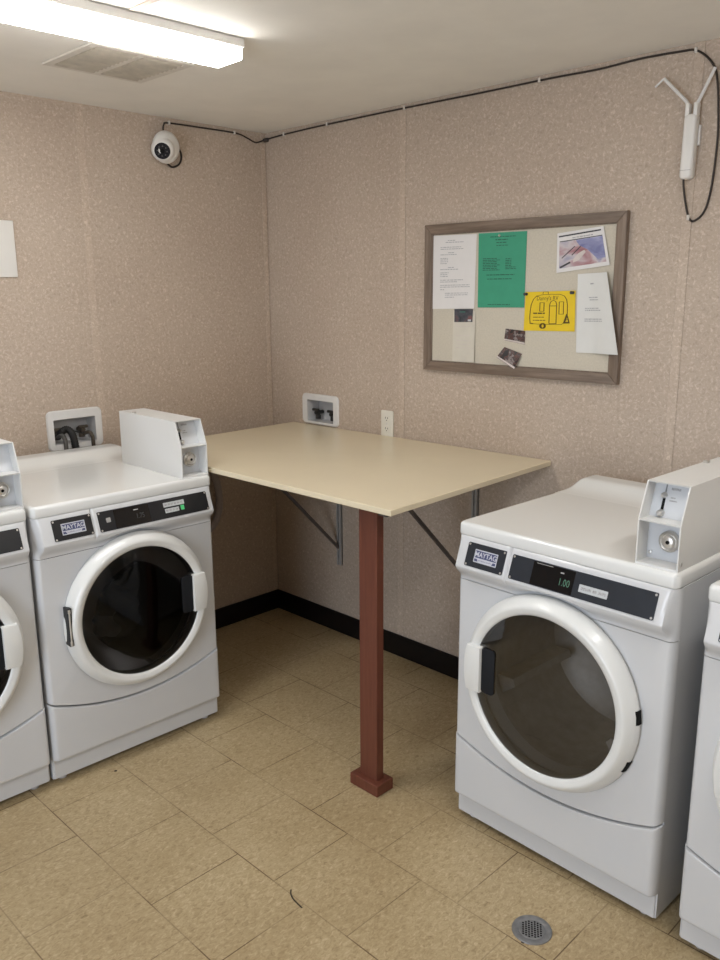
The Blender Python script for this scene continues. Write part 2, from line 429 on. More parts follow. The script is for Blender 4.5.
def make_machine(kind):
    dryer = kind == 'dryer'
    root = empty('clothes_dryer' if dryer else 'washing_machine')
    W = M['white']
    # body
    bm = B(); t = .004; hb = .337
    box(bm, -HW, -HW+t, .032, DEP, .02, LIDB); box(bm, HW-t, HW, .032, DEP, .02, LIDB)
    box(bm, -HW+t, HW-t, DEP-t, DEP, .02, LIDB); box(bm, -HW+t, HW-t, .05, DEP-t, .10, .104)
    box(bm, -HW+t, HW-t, .05, DEP-t, LIDB-.006, LIDB-.002)
    finish('cabinet', bm, W, root, 0)
    # toe kick
    bm = B(); box(bm, -HW+.004, HW-.004, .026, .20, .02, .112, .002, 1); finish('toe_kick', bm, W, root, 30)
    for sx in (-.30, .30):
        for y in (.062, .68):
            bm = B(); lathe(bm, [(.015, 0), (.015, .008), (.009, .010), (.009, .022)], 'z', (sx, y, 0), 16, caps=(True, True)); finish('foot', bm, M['pvcin'], root)
    # front panel with a round door opening
    bm = B(); R = .240; n = 72; zt = .8285
    xe = HW-RXC
    zb = lambda x: seam(x)+.0035
    cols = [p for p in XP]
    outer = [(x, zb(x)) for x, y in cols if abs(x) <= xe+1e-6]
    loop = [bm.verts.new((x, 0, z)) for x, z in outer]+[bm.verts.new((xe, 0, zt)), bm.verts.new((-xe, 0, zt))]
    hole = [bm.verts.new((R*math.cos(2*PI*k/n), 0, DC[1]+R*math.sin(2*PI*k/n))) for k in range(n)]
    es = [bm.edges.new((loop[i], loop[(i+1) % len(loop)])) for i in range(len(loop))]+[bm.edges.new((hole[i], hole[(i+1) % n])) for i in range(n)]
    bmesh.ops.triangle_fill(bm, edges=es, use_beauty=True)
    for f in [f for f in bm.faces if (Vector((f.calc_center_median().x, f.calc_center_median().z-DC[1]))).length < R*.98]: bm.faces.remove(f)
    for sgn in (-1, 1):
        c = [p for p in cols if p[0]*sgn >= xe-1e-6]+[(sgn*HW, .034)]
        if sgn < 0: c = [(-HW, .034)]+[p for p in cols if p[0] <= -xe+1e-6]
        grid(bm, [[(x, y, zb(x)) for x, y in c], [(x, y, zt) for x, y in c]])
    # turned-in edges along the bottom seam and top
    grid(bm, [[(x, y, zb(x)) for x, y in cols], [(x*.99, y+.012, zb(x)+.001) for x, y in cols]])
    # opening collar
    ring0 = [(R*math.cos(2*PI*k/n), 0, DC[1]+R*math.sin(2*PI*k/n)) for k in range(n)]
    loft(bm, [ring0, [(p[0], .05, p[2]) for p in ring0]], True, False, False)
    bmesh.ops.remove_doubles(bm, verts=bm.verts, dist=1e-5)
    finish('front_panel', bm, W, root, 35)
    # drum behind the door
    bm = B()
    lathe(bm, [(.238, .045), (.238, .06), (.25, .065), (.25, .40), (.21, .43), (.02, .44)], 'y', (0, 0, DC[1]), 48, caps=(False, True))
    dr = finish('drum', bm, M['drum'] if dryer else M['darkdrum'], root, 35)
    if dryer:
        for k in range(3):
            a = math.radians(200+120*k); u, w = Vector((math.cos(a), 0, math.sin(a))), Vector((-math.sin(a), 0, math.cos(a)))
            c = Vector((0, 0, DC[1]))
            prof = [(-.03, .248), (-.012, .19), (.012, .19), (.03, .248)]
            bm = B(); loft(bm, [[c+w*s+u*r+Vector((0, y, 0)) for s, r in prof] for y in (.08, .39)])
            finish('baffle', bm, M['drum'], dr, 20)
    else:
        bm = B()
        bmesh.ops.create_icosphere(bm, subdivisions=4, radius=1)
        for v in bm.verts:
            q = v.co.copy(); d = 1+.16*math.sin(5*q.x+2*q.z)*math.cos(4*q.y+1)+.09*math.sin(11*q.x-3)*math.sin(9*q.z+1)
            v.co = Vector((q.x*.16*d-.03, .22+q.y*.10*d, DC[1]-.09+q.z*.105*d))
        lo = finish('laundry_load', bm, M['laundry'], dr, 0)
        for p in lo.data.polygons: p.use_smooth = True
        bm = B(); lathe(bm, [(.232, -.004), (.222, .02), (.19, .09), (.15, .12), (.05, .135)], 'y', (0, 0, DC[1]), 48, caps=(False, True))
        finish('door_bowl', bm, M['glassb'], root, 60)
    # control panel
    bm = B(); zs = [.830, .833, .837, .842, .847, .851, .856, .862, .868, .873, .877, .880, .883, .888, .90, .92, .94, .955, .961, .964, .966, LIDB]
    xs = sorted(XP+[(-.146+d, 0) for d in (-.008, -.005, -.003, -.0015, 0, .0015, .003, .005, .008)]+[(s*v, 0) for s in (-1, 1) for v in (.3265,)], key=lambda p: (p[0], p[1] if p[0] > 0 else -p[1]))
    cur = [(-HW, .034)]+xs+[(HW, .034)]
    grid(bm, [[(x, y+pod_y(x, z), z) for x, y in cur] for z in zs])
    grid(bm, [[(x, y, .830) for x, y in cur], [(x*.99, y+.012, .8305) for x, y in cur]])
    cp = finish('control_panel', bm, W, root, 40)
    dx = 0 if dryer else .005
    sh = lambda f: (lambda x, z: (lambda p: (p[0]+dx, p[1], p[2]))(f(x, z)))
    f0, f1, f2, f3, f25 = sh(on_pod(-.0015)), sh(on_pod(.002)), sh(on_pod(.0024)), sh(on_pod(.0028)), sh(on_pod(.0026))
    plate_m = M['slate'] if dryer else M['black']
    def plate(nm, x0, x1, z0, z1, m, a=f0, b=f1, r=.004):
        bm = B(); slab_on(bm, rrect(x0, x1, z0, z1, r, 3), a, b); return finish(nm, bm, m, cp, 25)
    tag(plate('badge_plate', -.294, -.157, .8885, .955, plate_m), 'small black plate with a silver lettered badge')
    tag(plate('display_plate', -.134, .303, .8875, .953, plate_m), 'long black display plate')
    # badge: outlined silver panel with lettering
    bm = B(); cx, cz = -.2235, .922
    x0, x1, z0, z1 = cx-.041, cx+.041, cz-.018, cz+.018
    slab_on(bm, [(x0, z0), (x1, z0), (x1, z1), (x0, z1)], f1, f2, 0)
    slab_on(bm, [(x0+.003, z0+.013), (x1-.003, z0+.013), (x1-.003, z1-.003), (x0+.003, z1-.003)], f2, f25, 1)
    slab_on(bm, [(x0+.003, z0+.003), (x0+.016, z0+.003), (x0+.012, z0+.010), (x0+.003, z0+.010)], f2, f25, 1)
    slab_on(bm, [(x1-.016, z0+.003), (x1-.003, z0+.003), (x1-.003, z0+.010), (x1-.012, z0+.010)], f2, f25, 1)
    merge(bm, text_bm('MAYTAG', .0195, lambda u, v: f3(cx+u*.98, cz+.0045+v), 0, bold=.0004))
    merge(bm, text_bm('COMMERCIAL LAUNDRY', .0048, lambda u, v: f3(cx+u*.9, cz-.0115+v), 1))
    finish('lettered_badge', bm, [M['logo'], M['logoblue']], cp, 0)
    for px, pz in ((-.288, .95), (-.163, .95), (-.288, .8935), (-.163, .8935), (-.128, .948), (.297, .948), (-.128, .8925), (.297, .8925)):
        bm = B(); slab_on(bm, [(px+.0032*math.cos(k*PI/4), pz+.0032*math.sin(k*PI/4)) for k in range(8)], f1, f3)
        finish('plate_screw', bm, M['chrome'], cp, 25)
    if dryer:
        plate('display_window', -.062, .070, .890, .9505, M['screen'], f1, f2, .002)
        bm = text_bm('1.00', .026, lambda u, v: f3(.042+u*.8, .915+v), 0); finish('green_readout', bm, M['digits'], cp, 0)
        s = plate('sticker', .088, .172, .905, .924, M['sticker'], f1, f2, .001)
        bm = B()
        for k, (a, b) in enumerate(((.094, .125), (.129, .141), (.145, .167))): slab_on(bm, [(a, .911), (b, .911), (b, .918), (a, .918)], f2, f3)
        finish('sticker_print', bm, M['ink'], cp, 0)
        bm = B(); slab_on(bm, [(-.052, .9468), (.0, .9468), (.0, .9482), (-.052, .9482)], f2, f3); finish('window_mark', bm, M['zinc'], cp, 0); bm = B(); slab_on(bm, [(.026, .937), (.037, .937), (.037, .9405), (.026, .9405)], f2, f3)
        finish('window_mark', bm, M['zinc'], cp, 0)
    else:
        plate('display_window', -.075, .060, .890, .9505, M['screen'], f1, f2, .002)
        bm = text_bm('1.75', .024, lambda u, v: f3(.022+u*.8, .916+v), 0); finish('dim_readout', bm, M['dimdigits'], cp, 0)
        plate('sticker', .118, .204, .925, .9405, M['sticker'], f1, f2, .001); plate('sticker', .121, .178, .905, .9195, M['sticker'], f1, f2, .001)
        bm = B()
        for k in range(6): slab_on(bm, [(.123+.013*k, .930), (.132+.013*k, .930), (.132+.013*k, .9365), (.123+.013*k, .9365)], f2, f3)
        for k in range(4): slab_on(bm, [(.125+.013*k, .9095), (.134+.013*k, .9095), (.134+.013*k, .916), (.125+.013*k, .916)], f2, f3)
        finish('sticker_print', bm, M['ink'], cp, 0)
        plate('indicator_light', .186, .200, .906, .922, M['greenled'], f1, f2, .001)
        plate('sticker', -.106, -.090, .915, .930, M['zinc'], f1, f2, .002)
        bm = B(); slab_on(bm, [(.0, .937), (.018, .937), (.018, .940), (.0, .940)], f2, f3); finish('window_mark', bm, M['zinc'], cp, 0)
    # lid: rounded slab, front a touch proud of the body, raised splash at the back
    bm = B()
    def lring(ins, z):
        rx, ry, y0, y1 = .016, .026, -.004, DEP; pts = []
        for cx, cy, a0 in ((HW-rx, y0+ry, -90), (HW-.012, y1-.012, 0), (-HW+.012, y1-.012, 90), (-HW+rx, y0+ry, 180)):
            ra, rb = (rx, ry) if cy < .3 else (.012, .012)
            for i in range(7):
                a = math.radians(a0+90*i/6); pts.append((cx+(ra-ins)*math.cos(a), cy+(rb-ins)*math.sin(a), z))
        return pts
    loft(bm, [lring(.005, LIDB-.002), lring(.001, LIDB+.002), lring(0, LIDB+.006), lring(0, H-.012), lring(.0012, H-.007), lring(.0040, H-.0032), lring(.008, H-.0008), lring(.0110, H), lring(.0145, H)])
    prof = [(.50, -.001), (.54, .0012), (.565, .004), (.59, .010), (.610, .019), (.624, .0275), (.634, .032), (.645, .034), (.66, .0345), (.709, .0345)]
    xsl = [-.340, -.337, -.332, -.325, -.316, -.305]+[-.305+.61*k/10 for k in range(1, 10)]+[.305, .316, .325, .332, .337, .340]
    def ez(x): return math.sqrt(max(0, 1-max(0, (abs(x)-.305)/.035)**2))
    P = [[(x, y, H+(z*ez(x) if z > 0 else z)) for x in xsl] for y, z in prof]
    P.append([(x, .709, H-.004) for x in xsl])
    grid(bm, P)
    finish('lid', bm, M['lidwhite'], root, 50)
    # kick panel with the arched top
    bm = B(); cols = XP; zb0 = .099
    yy = -.003
    rows = []
    for dz, dy in ((-.0035, .012), (-.0035, .004), (-.0045, .001), (-.007, 0), (-.012, 0)):
        rows.append([(x*(1.003 if dy < .01 else .99), y+yy+dy, seam(x)+dz) for x, y in cols])
    for z, dy in ((.112, 0), (.104, 0), (.101, .001), (zb0, .004), (zb0, .03)):
        rows.append([(x*(1.003 if dy < .02 else .98), y+yy+dy, z) for x, y in cols])
    for r in rows: r.insert(0, (r[0][0], .036, r[0][2])); r.append((r[-1][0], .036, r[-1][2]))
    grid(bm, rows)
    finish('kick_panel', bm, W, root, 40)
    # door
    bm = B(); c = (0, 0, DC[1])
    lathe(bm, [(.270, -.002), (.278, -.003), (.2835, -.006), (.2850, -.011), (.2835, -.018), (.2770, -.030), (.2680, -.0425), (.2620, -.0485), (.2570, -.0510), (.2520, -.0508), (.2420, -.0475), (.2345, -.0445), (.2335, -.040), (.2335, -.014), (.242, -.008), (.265, -.004), (.270, -.002)], 'y', c, 96)
    bmesh.ops.remove_doubles(bm, verts=bm.verts, dist=1e-5)
    door = finish('door', bm, M['ring'], root, 60)
    bm = B(); lathe(bm, [(.2338, -.0425), (.20, -.0455), (.15, -.0485), (.08, -.0505), (.004, -.0512)], 'y', c, 64, caps=(False, True))
    finish('door_glass', bm, M['glassd'] if dryer else M['glassw'], door, 60)
    s = -1 if dryer else 1          # grip on the left of the dryers, on the right of the washers
    zc = DC[1]+.013
    bm = B(); pts = []
    for k in range(9):
        a = math.radians(-15.7+31.4*k/8); pts.append((s*.264*math.cos(a), zc+.264*math.sin(a)))
    pts += [(s*.204, zc+.0715), (s*.204, zc-.0715)]
    prism(bm, pts, (-.012, -.062), 'y', bev=.005); finish('door_handle', bm, M['ring'], door, 40)
    bm = B(); x0, x1 = sorted((s*.206, s*.158)); prism(bm, rrect(x0, x1, zc-.070, zc+.072, .012, 4), (-.040, -.0505), 'y', bev=.001)
    tag(finish('grip_pocket', bm, M['grip'], door, 40), 'dark recessed grip beside the white handle')
    bm = B(); 
    if dryer:
        for a in (7, -24):
            ca, sa = math.cos(math.radians(a)), math.sin(math.radians(a)); u = Vector((ca, 0, sa)); w = Vector((-sa, 0, ca)); o = Vector((0, 0, DC[1]))
            bmh = B()
            ring = [[o+u*r+w*t+Vector((0, y, 0)) for r, y in ((.270, -.006), (.2865, -.006), (.2845, -.020), (.276, -.027))] for t in (-.019, .019)]
            loft(bmh, ring); tag(finish('hinge', bmh, M['slot'], door, 0), 'black hinge notch in the door rim')
        bm.free()
    else:
        box(bm, -.281, -.265, -.041, -.008, zc-.068, zc+.068, .002, 1); tag(finish('hinge', bm, M['rubber'], door, 30), 'black hinge plate')
        bmh = B(); lathe(bmh, [(.0045, zc-.064), (.0045, zc-.05), (.003, zc-.048), (.003, zc+.05), (.0045, zc+.052), (.0045, zc+.064)], 'z', (-.275, -.042, 0), 12, caps=(True, True))
        tag(finish('hinge_pin', bmh, M['chrome'], door, 30), 'chrome hinge pin')
    door.scale = (.992, 1, 1); door.location.x = -.003 if dryer else .005
    # coin box
    bx0 = .2225 if dryer else .2270; wd = .112; bx1 = bx0+wd; t = .0035; z = H
    side = [(.010, z-.001), (.455, z-.001), (.455, z+.21), (.045, z+.21), (.010, z+.117)]
    bm = B()
    prism(bm, side, (bx0, bx0+t), 'x'); prism(bm, side, (bx1-t, bx1), 'x')
    prism(bm, [(.045, z+.21), (.455, z+.21), (.455, z+.2065), (.0465, z+.2065)], (bx0+t, bx1-t), 'x')
    prism(bm, [(.0105, z), (.455, z), (.455, z+.006), (.0105, z+.006)], (bx0+t, bx1-t), 'x')
    prism(bm, [(.0105, z+.117), (.0115, z+.113), (.075, z+.113), (.075, z+.117)], (bx0+t, bx1-t), 'x')
    box(bm, bx0+t, bx1-t, .450, .455, z+.006, z+.2065)
    cb = finish('coin_box', bm, M['box'], root, 0)
    bm = B()
    prism(bm, [(.062, z+.006), (.066, z+.006), (.066, z+.113), (.062, z+.113)], (bx0+t, bx1-t), 'x')
    prism(bm, [(.058, z+.117), (.062, z+.117), (.090, z+.2065), (.086, z+.2065)], (bx0+t, bx1-t), 'x')
    finish('inner_plate', bm, M['boxin'], cb, 0)
    bm = B(); lx = bx0+.064; lathe(bm, [(.027, .062), (.027, .052), (.023, .049), (.020, .052), (.017, .048), (.015, .046), (.006, .045)], 'y', (lx, 0, z+.060), 28, caps=(True, True))
    lk = finish('lock', bm, M['chrome'], cb, 40)
    bm = B(); lathe(bm, [(.005, .0455), (.005, .044)], 'y', (lx, 0, z+.060), 12, caps=(True, True)); finish('keyhole', bm, M['slot'], cb, 0)
    # coin slide on the sloping plate
    fs = lambda x, zz, o: (x, .058+.0280*((zz-(z+.117))/.0895)-o, zz)
    def sl(nm, x0, x1, a, b, m, o0, o1):
        bm = B(); slab_on(bm, [(x0, a), (x1, a), (x1, b), (x0, b)], lambda x, q: fs(x, q, o0), lambda x, q: fs(x, q, o1)); return finish(nm, bm, m, cb, 0)
    sx = bx0+.034
    sl('coin_slot', sx-.0035, sx+.0035, z+.134, z+.164, M['slot'], -.001, .001)
    sl('slide_bar', sx-.001, sx+.002, z+.180, z+.203, M['steel'], -.001, .0015)
    for zz, rr in ((z+.172, .007), (z+.1285, .009)):
        bm = B(); p = fs(sx, zz, 0); lathe(bm, [(rr, p[1]), (rr, p[1]-.010), (rr*.5, p[1]-.016)], 'y', (sx, 0, zz), 16, caps=(True, True)); finish('slide_knob', bm, M['chrome'], cb, 40)
    bm = B()
    for a, b, q, hgt in ((.048, .072, .186, .0055), (.050, .062, .166, .003), (.048, .068, .1585, .003)):
        slab_on(bm, [(bx0+a, z+q), (bx0+b, z+q), (bx0+b, z+q+hgt), (bx0+a, z+q+hgt)], lambda x, q_: fs(x, q_, 0), lambda x, q_: fs(x, q_, .0008))
    finish('plate_print', bm, M['ink'], cb, 0)
    for px, py, pz in ((bx0+.014, .060, z+.022),):
        bm = B(); lathe(bm, [(.0045, py+.002), (.0045, py-.003), (.002, py-.004)], 'y', (px, 0, pz), 12, caps=(True, True)); finish('screw', bm, M['chrome'], cb, 30)
    bm = B(); lathe(bm, [(.0045, bx1-.001), (.0045, bx1+.002)], 'x', (0, .026, z+.018), 12, caps=(True, True)); finish('screw', bm, M['chrome'], cb, 30)
    bm = B(); box(bm, bx0+.004, bx0+.016, .345, .362, z+.2095, z+.2165, .001, 1); finish('latch_tab', bm, M['chrome'], cb, 0)
    return root

def copy_tree(o, parent=None):
    kids = list(o.children)
    c = o.copy(); COL.objects.link(c); c.parent = parent
    for ch in kids: copy_tree(ch, c)
    return c

dry = make_machine('dryer'); dry.location = (2.1796, -.8055, 0); dry.rotation_euler = (0, 0, -.030)
tag(dry, 'white front-load dryer under the notice board with grey-tinted round door', 'dryer', 'front-load machines')
dry2 = copy_tree(dry); dry2.location = (2.9410, -.8395, 0)
tag(dry2, 'white dryer at the right edge of the photo, mostly cut off', 'dryer', 'front-load machines')
was = make_machine('washer'); was.location = (.7610, -1.2807, 0); was.rotation_euler = (0, 0, PI/2-.019)
tag(was, 'white front-load washer beside the cream table with a black round door', 'washing machine', 'front-load machines')
was2 = copy_tree(was); was2.location = (.7430, -1.9800, 0)
tag(was2, 'white washer at the left edge of the photo, mostly cut off', 'washing machine', 'front-load machines')

# ------------------------------------------------------------------ folding table on post and brackets
tb = empty('folding_table', (1.5235, -.852, 0))
tag(tb, 'cream laminate folding table in the corner on a red-brown wooden post', 'table')
def rel(bm, root):
    bmesh.ops.translate(bm, vec=-Vector(root.location), verts=bm.verts); return bm
TOP = [(1.657, -.004, 1.047), (.165, -.004, 1.039), (.150, -.922, 1.0285), (1.666, -.913, 1.030)]
bm = B()
top = [Vector(p) for p in TOP]; cen = sum(top, Vector())/4
rings = []
for ins, dz in ((.002, -.020), (.0, -.018), (0, -.002), (.002, 0)):
    rings.append([p+(cen-p).normalized()*ins*1.4+Vector((0, 0, dz)) for p in top])
loft(bm, rings); finish('tabletop', rel(bm, tb), M['table'], tb, 20)
bm = B(); box(bm, 1.4834, 1.5636, -.8686, -.834, .040, 1.0105, .002, 1); leg = finish('leg', rel(bm, tb), M['post'], tb, 20)
tag(leg, 'red-brown painted wooden post')
bm = B(); box(bm, 1.458, 1.5885, -.893, -.812, .0005, .042, .002, 1); finish('foot_block', rel(bm, tb), M['post'], leg, 20)
bm = B(); box(bm, 1.475, 1.60, -.860, -.822, .985, 1.0095, .001, 1); finish('top_block', rel(bm, tb), M['darkmetal'], leg, 20)
def bracket(x, zlow, zs, ye, ze):
    bm = B(); box(bm, x-.013, x-.005, -.016, -.0008, zlow, 1.020); box(bm, x+.005, x+.013, -.016, -.0008, zlow, 1.020); box(bm, x-.013, x+.013, -.006, -.0008, zlow, 1.020)
    o = finish('wall_strip', rel(bm, tb), M['zinc'], tb, 0); tag(o, 'grey slotted metal wall strip under the tabletop')
    bm = B(); a, b = Vector((x, -.016, zs)), Vector((x, ye, ze)); d = (b-a).normalized(); nrm = d.cross(Vector((1, 0, 0)))
    loft(bm, [[p+Vector((sx*.006, 0, 0))+nrm*sy*.0065 for sx, sy in ((-1, -1), (1, -1), (1, 1), (-1, 1))] for p in (a, b)])
    box(bm, x-.006, x+.006, ye-.02, ye+.05, ze-.006, ze+.002)
    m = (a+b)/2+Vector((.006, 0, 0)); lathe(bm, [(.006, m.x-.014), (.006, m.x+.003)], 'x', (0, m.y, m.z), 10, caps=(True, True))
    finish('strut', rel(bm, tb), M['darkmetal'], o, 0)
bracket(.495, .36, .450, -.560, 1.009)
bracket(1.31, .36, .470, -.560, 1.012)

# ------------------------------------------------------------------ utility boxes in the walls
def util_box(name, origin, horiz, inw, w_in, h_in, w_out, h_out, z_in, z_out, label, cat):
    """frame on the wall and a tray let into it; horiz = unit along the wall, inw = unit into the wall"""
    root = empty(name, origin); hz, iw = Vector(horiz), Vector(inw)
    P = lambda u, z, d: hz*u+iw*d+Vector((0, 0, z-origin[2]))
    outer = rrect(w_out[0], w_out[1], z_out[0], z_out[1], .022, 6); inner = rrect(w_in[0], w_in[1], z_in[0], z_in[1], .005, 6)
    bm = B()
    o1 = [(u, z, -.004) for u, z in outer]; o0 = [(u, z, -.0006) for u, z in outer]
    o2 = [(u+(.004 if u < (w_out[0]+w_out[1])/2 else -.004), z+(.004 if z < (z_out[0]+z_out[1])/2 else -.004), -.009) for u, z in outer]
    i2 = [(u, z, -.008) for u, z in inner]; i1 = [(u, z, .004) for u, z in inner]
    loft(bm, [[P(*p) for p in r] for r in (o0, o1, o2, i2, i1)], True, False, False)
    fr = finish('box_frame', bm, M['pvc'], root, 35)
    bm = B(); g = .0012
    q = [(u+(g if u < (w_in[0]+w_in[1])/2 else -g), z+(g if z < (z_in[0]+z_in[1])/2 else -g)) for u, z in inner]
    loft(bm, [[P(u, z, -.006) for u, z in q], [P(u, z, .07) for u, z in q]], True, False, True)
    finish('box_tray', bm, M['pvcin'], root, 35)
    tag(root, label, cat); return root, P
def valve(root, P, u, z, m, knob=True):
    bm = B(); hv = P(u+1, 0, 0)-P(u, 0, 0); 
    rings = []
    a = P(u, z-.034, .03); b = P(u, z+.006, .03)
    tube(bm, [a, a+(b-a)*.25, a+(b-a)*.26, b], .009, 12)
    tube(bm, [P(u, z-.034, .03), P(u, z-.014, .03)], .014, 8)
    tube(bm, [P(u, z-.002, .06), P(u, z-.002, .012)], .010, 12)
    v = finish('valve', bm, m, root, 35)
    bm = B(); tube(bm, [P(u-.020, z+.012, .014), P(u+.020, z+.012, .014)], .007, 8); tube(bm, [P(u, z, .020), P(u, z+.015, .014)], .006, 8)
    finish('valve_handle', bm, m, v, 35)
wb, PA = util_box('washer_outlet_box', (0, -1.084, 1.12), (0, 1, 0), (-1, 0, 0), (VA[0]+1.084, VA[1]+1.084), 0, (-.124, .124), 0, VA[2:], (1.031, 1.200),
    'white recessed plumbing box behind the washer with hoses on its valves', 'outlet box')
valve(wb, PA, -.072, 1.106, M['brass']); valve(wb, PA, .044, 1.106, M['brass'])
wb2, PB = util_box('washer_outlet_box', (.366, 0, 1.114), (1, 0, 0), (0, 1, 0), (VB[0]-.366, VB[1]-.366), 0, (-.128, .128), 0, VB[2:], (1.045, 1.192),
    'white recessed plumbing box above the table with two bare black valves', 'outlet box')
valve(wb2, PB, -.052, 1.100, M['valveblk']); valve(wb2, PB, .054, 1.100, M['valveblk'])
# hoses over the edge of the left box and down behind the washer
bm = B(); tube(bm, smooth_path([(-.03, -1.152, 1.082), (-.005, -1.142, 1.108), (.010, -1.124, 1.118), (.024, -1.110, 1.098), (.027, -1.102, 1.05), (.026, -1.098, .98), (.024, -1.096, .6), (.024, -1.094, .3)], 10), .014, 12, ribs=1)
h = finish('drain_hose', bm, M['rubber'], None, 60); tag(h, 'thick black ribbed hose hanging from the left wall box behind the washer', 'hose')
bm = B(); tube(bm, smooth_path([(-.03, -1.156, 1.082), (.002, -1.150, 1.094), (.014, -1.142, 1.084), (.018, -1.138, 1.02), (.016, -1.137, .6), (.016, -1.136, .3)], 10), .009, 12)
h = finish('water_hose', bm, M['hosegrey'], None, 60); tag(h, 'grey water hose on the left valve, beside the thick ribbed hose', 'hose')
bm = B(); tube(bm, smooth_path([(-.03, -1.040, 1.082), (.002, -1.026, 1.094), (.014, -1.018, 1.082), (.018, -1.014, 1.02), (.016, -1.012, .6), (.016, -1.012, .3)], 10), .008, 12)
h = finish('water_hose', bm, M['brass'], None, 60); tag(h, 'thin grey-brown water hose on the right valve of the washer box', 'hose')
bm = B(); tube(bm, smooth_path([(-.012, -1.115, 1.112), (.010, -1.09, 1.106), (.010, -1.06, 1.096), (-.005, -1.042, 1.096)], 8), .0035, 8)
h = finish('wire_tie', bm, M['rubber'], None, 60); tag(h, 'thin dark cord strung between the two valves of the washer box', 'cord')
# grey hose hanging beside the washer below the table
bm = B(); tube(bm, smooth_path([(.035, -.56, .93), (.035, -.46, .88), (.035, -.405, .80), (.035, -.385, .71), (.035, -.39, .63), (.035, -.425, .56), (.035, -.50, .53), (.035, -.60, .53)], 8), .016, 12, ribs=1)
h = finish('vent_hose', bm, plain('grey_flexible_hose', (.34, .30, .30, 1), .5), None, 60); tag(h, 'grey flexible hose looping out from behind the washer under the table', 'hose')

# ------------------------------------------------------------------ outlet, wall plate
ou = empty('power_outlet', (.8075, 0, 1.0985)); tag(ou, 'ivory duplex power outlet on the wall above the table', 'outlet')
bm = B(); prism(bm, rrect(-.0365, .0365, -.0585, .0585, .005, 3), (-.0004, -.0055), 'y', bev=.002); finish('cover_plate', bm, M['ivory'], ou, 40)
for s in (-1, 1):
    bm = B(); prism(bm, rrect(-.017, .017, s*.0235-.0145, s*.0235+.0145, .007, 4), (-.005, -.0075), 'y', bev=.0006); so = finish('socket', bm, M['ivory'], ou, 40)
    bm = B(); zc = s*.0235
    box(bm, -.0078, -.0056, -.0082, -.007, zc-.002, zc+.007); box(bm, .0056, .0078, -.0082, -.007, zc-.002, zc+.006); box(bm, -.002, .002, -.0082, -.007, zc-.0105, zc-.0065)
    finish('socket_slots', bm, M['slot'], so, 0)
bm = B(); lathe(bm, [(.003, -.005), (.003, -.0068)], 'y', (0, 0, 0), 10, caps=(True, True)); finish('screw', bm, M['chrome'], ou, 30)
sg = empty('wall_sign', (0, -1.40, 1.846)); tag(sg, 'plain off-white panel on the left wall at the photo edge', 'sign')
bm = B(); box(bm, .0006, .010, -.13, .129, -.106, .106, .002, 2); finish('panel', bm, M['plastic'], sg, 30)

# ------------------------------------------------------------------ notice board and its papers
bd = empty('notice_board', (1.4635, 0, 1.648)); tag(bd, 'framed grey linen notice board with brown weathered wood frame on the wall', 'notice board')
BX0, BX1, BZ0, BZ1 = -.432, .452, -.292, .290
fw = .036
bm = B(); box(bm, BX0+.02, BX1-.02, -.012, -.0006, BZ0+.02, BZ1-.02); finish('linen_panel', bm, M['linen'], bd, 0)
def rail(pts, m):
    bm = B(); prism(bm, pts, (-.0008, -.024), 'y', bev=.003); finish('frame_rail', bm, m, bd, 30)
rail([(BX0, BZ1), (BX1, BZ1), (BX1-fw, BZ1-fw), (BX0+fw, BZ1-fw)], M['frame'])
rail([(BX0, BZ0), (BX1, BZ0), (BX1-fw, BZ0+fw), (BX0+fw, BZ0+fw)], M['frame'])
rail([(BX0, BZ0), (BX0, BZ1), (BX0+fw, BZ1-fw), (BX0+fw, BZ0+fw)], M['framev'])
rail([(BX1, BZ0), (BX1, BZ1), (BX1-fw, BZ1-fw), (BX1-fw, BZ0+fw)], M['framev'])
bm = B(); b2 = .004
for x0, x1, z0, z1 in ((BX0+fw-b2, BX1-fw+b2, BZ1-fw-b2, BZ1-fw+b2), (BX0+fw-b2, BX1-fw+b2, BZ0+fw-b2, BZ0+fw+b2), (BX0+fw-b2, BX0+fw+b2, BZ0+fw, BZ1-fw), (BX1-fw-b2, BX1-fw+b2, BZ0+fw, BZ1-fw)):
    box(bm, x0, x1, -.018, -.010, z0, z1, .001, 1)
finish('inner_bead', bm, M['framev'], bd, 30)

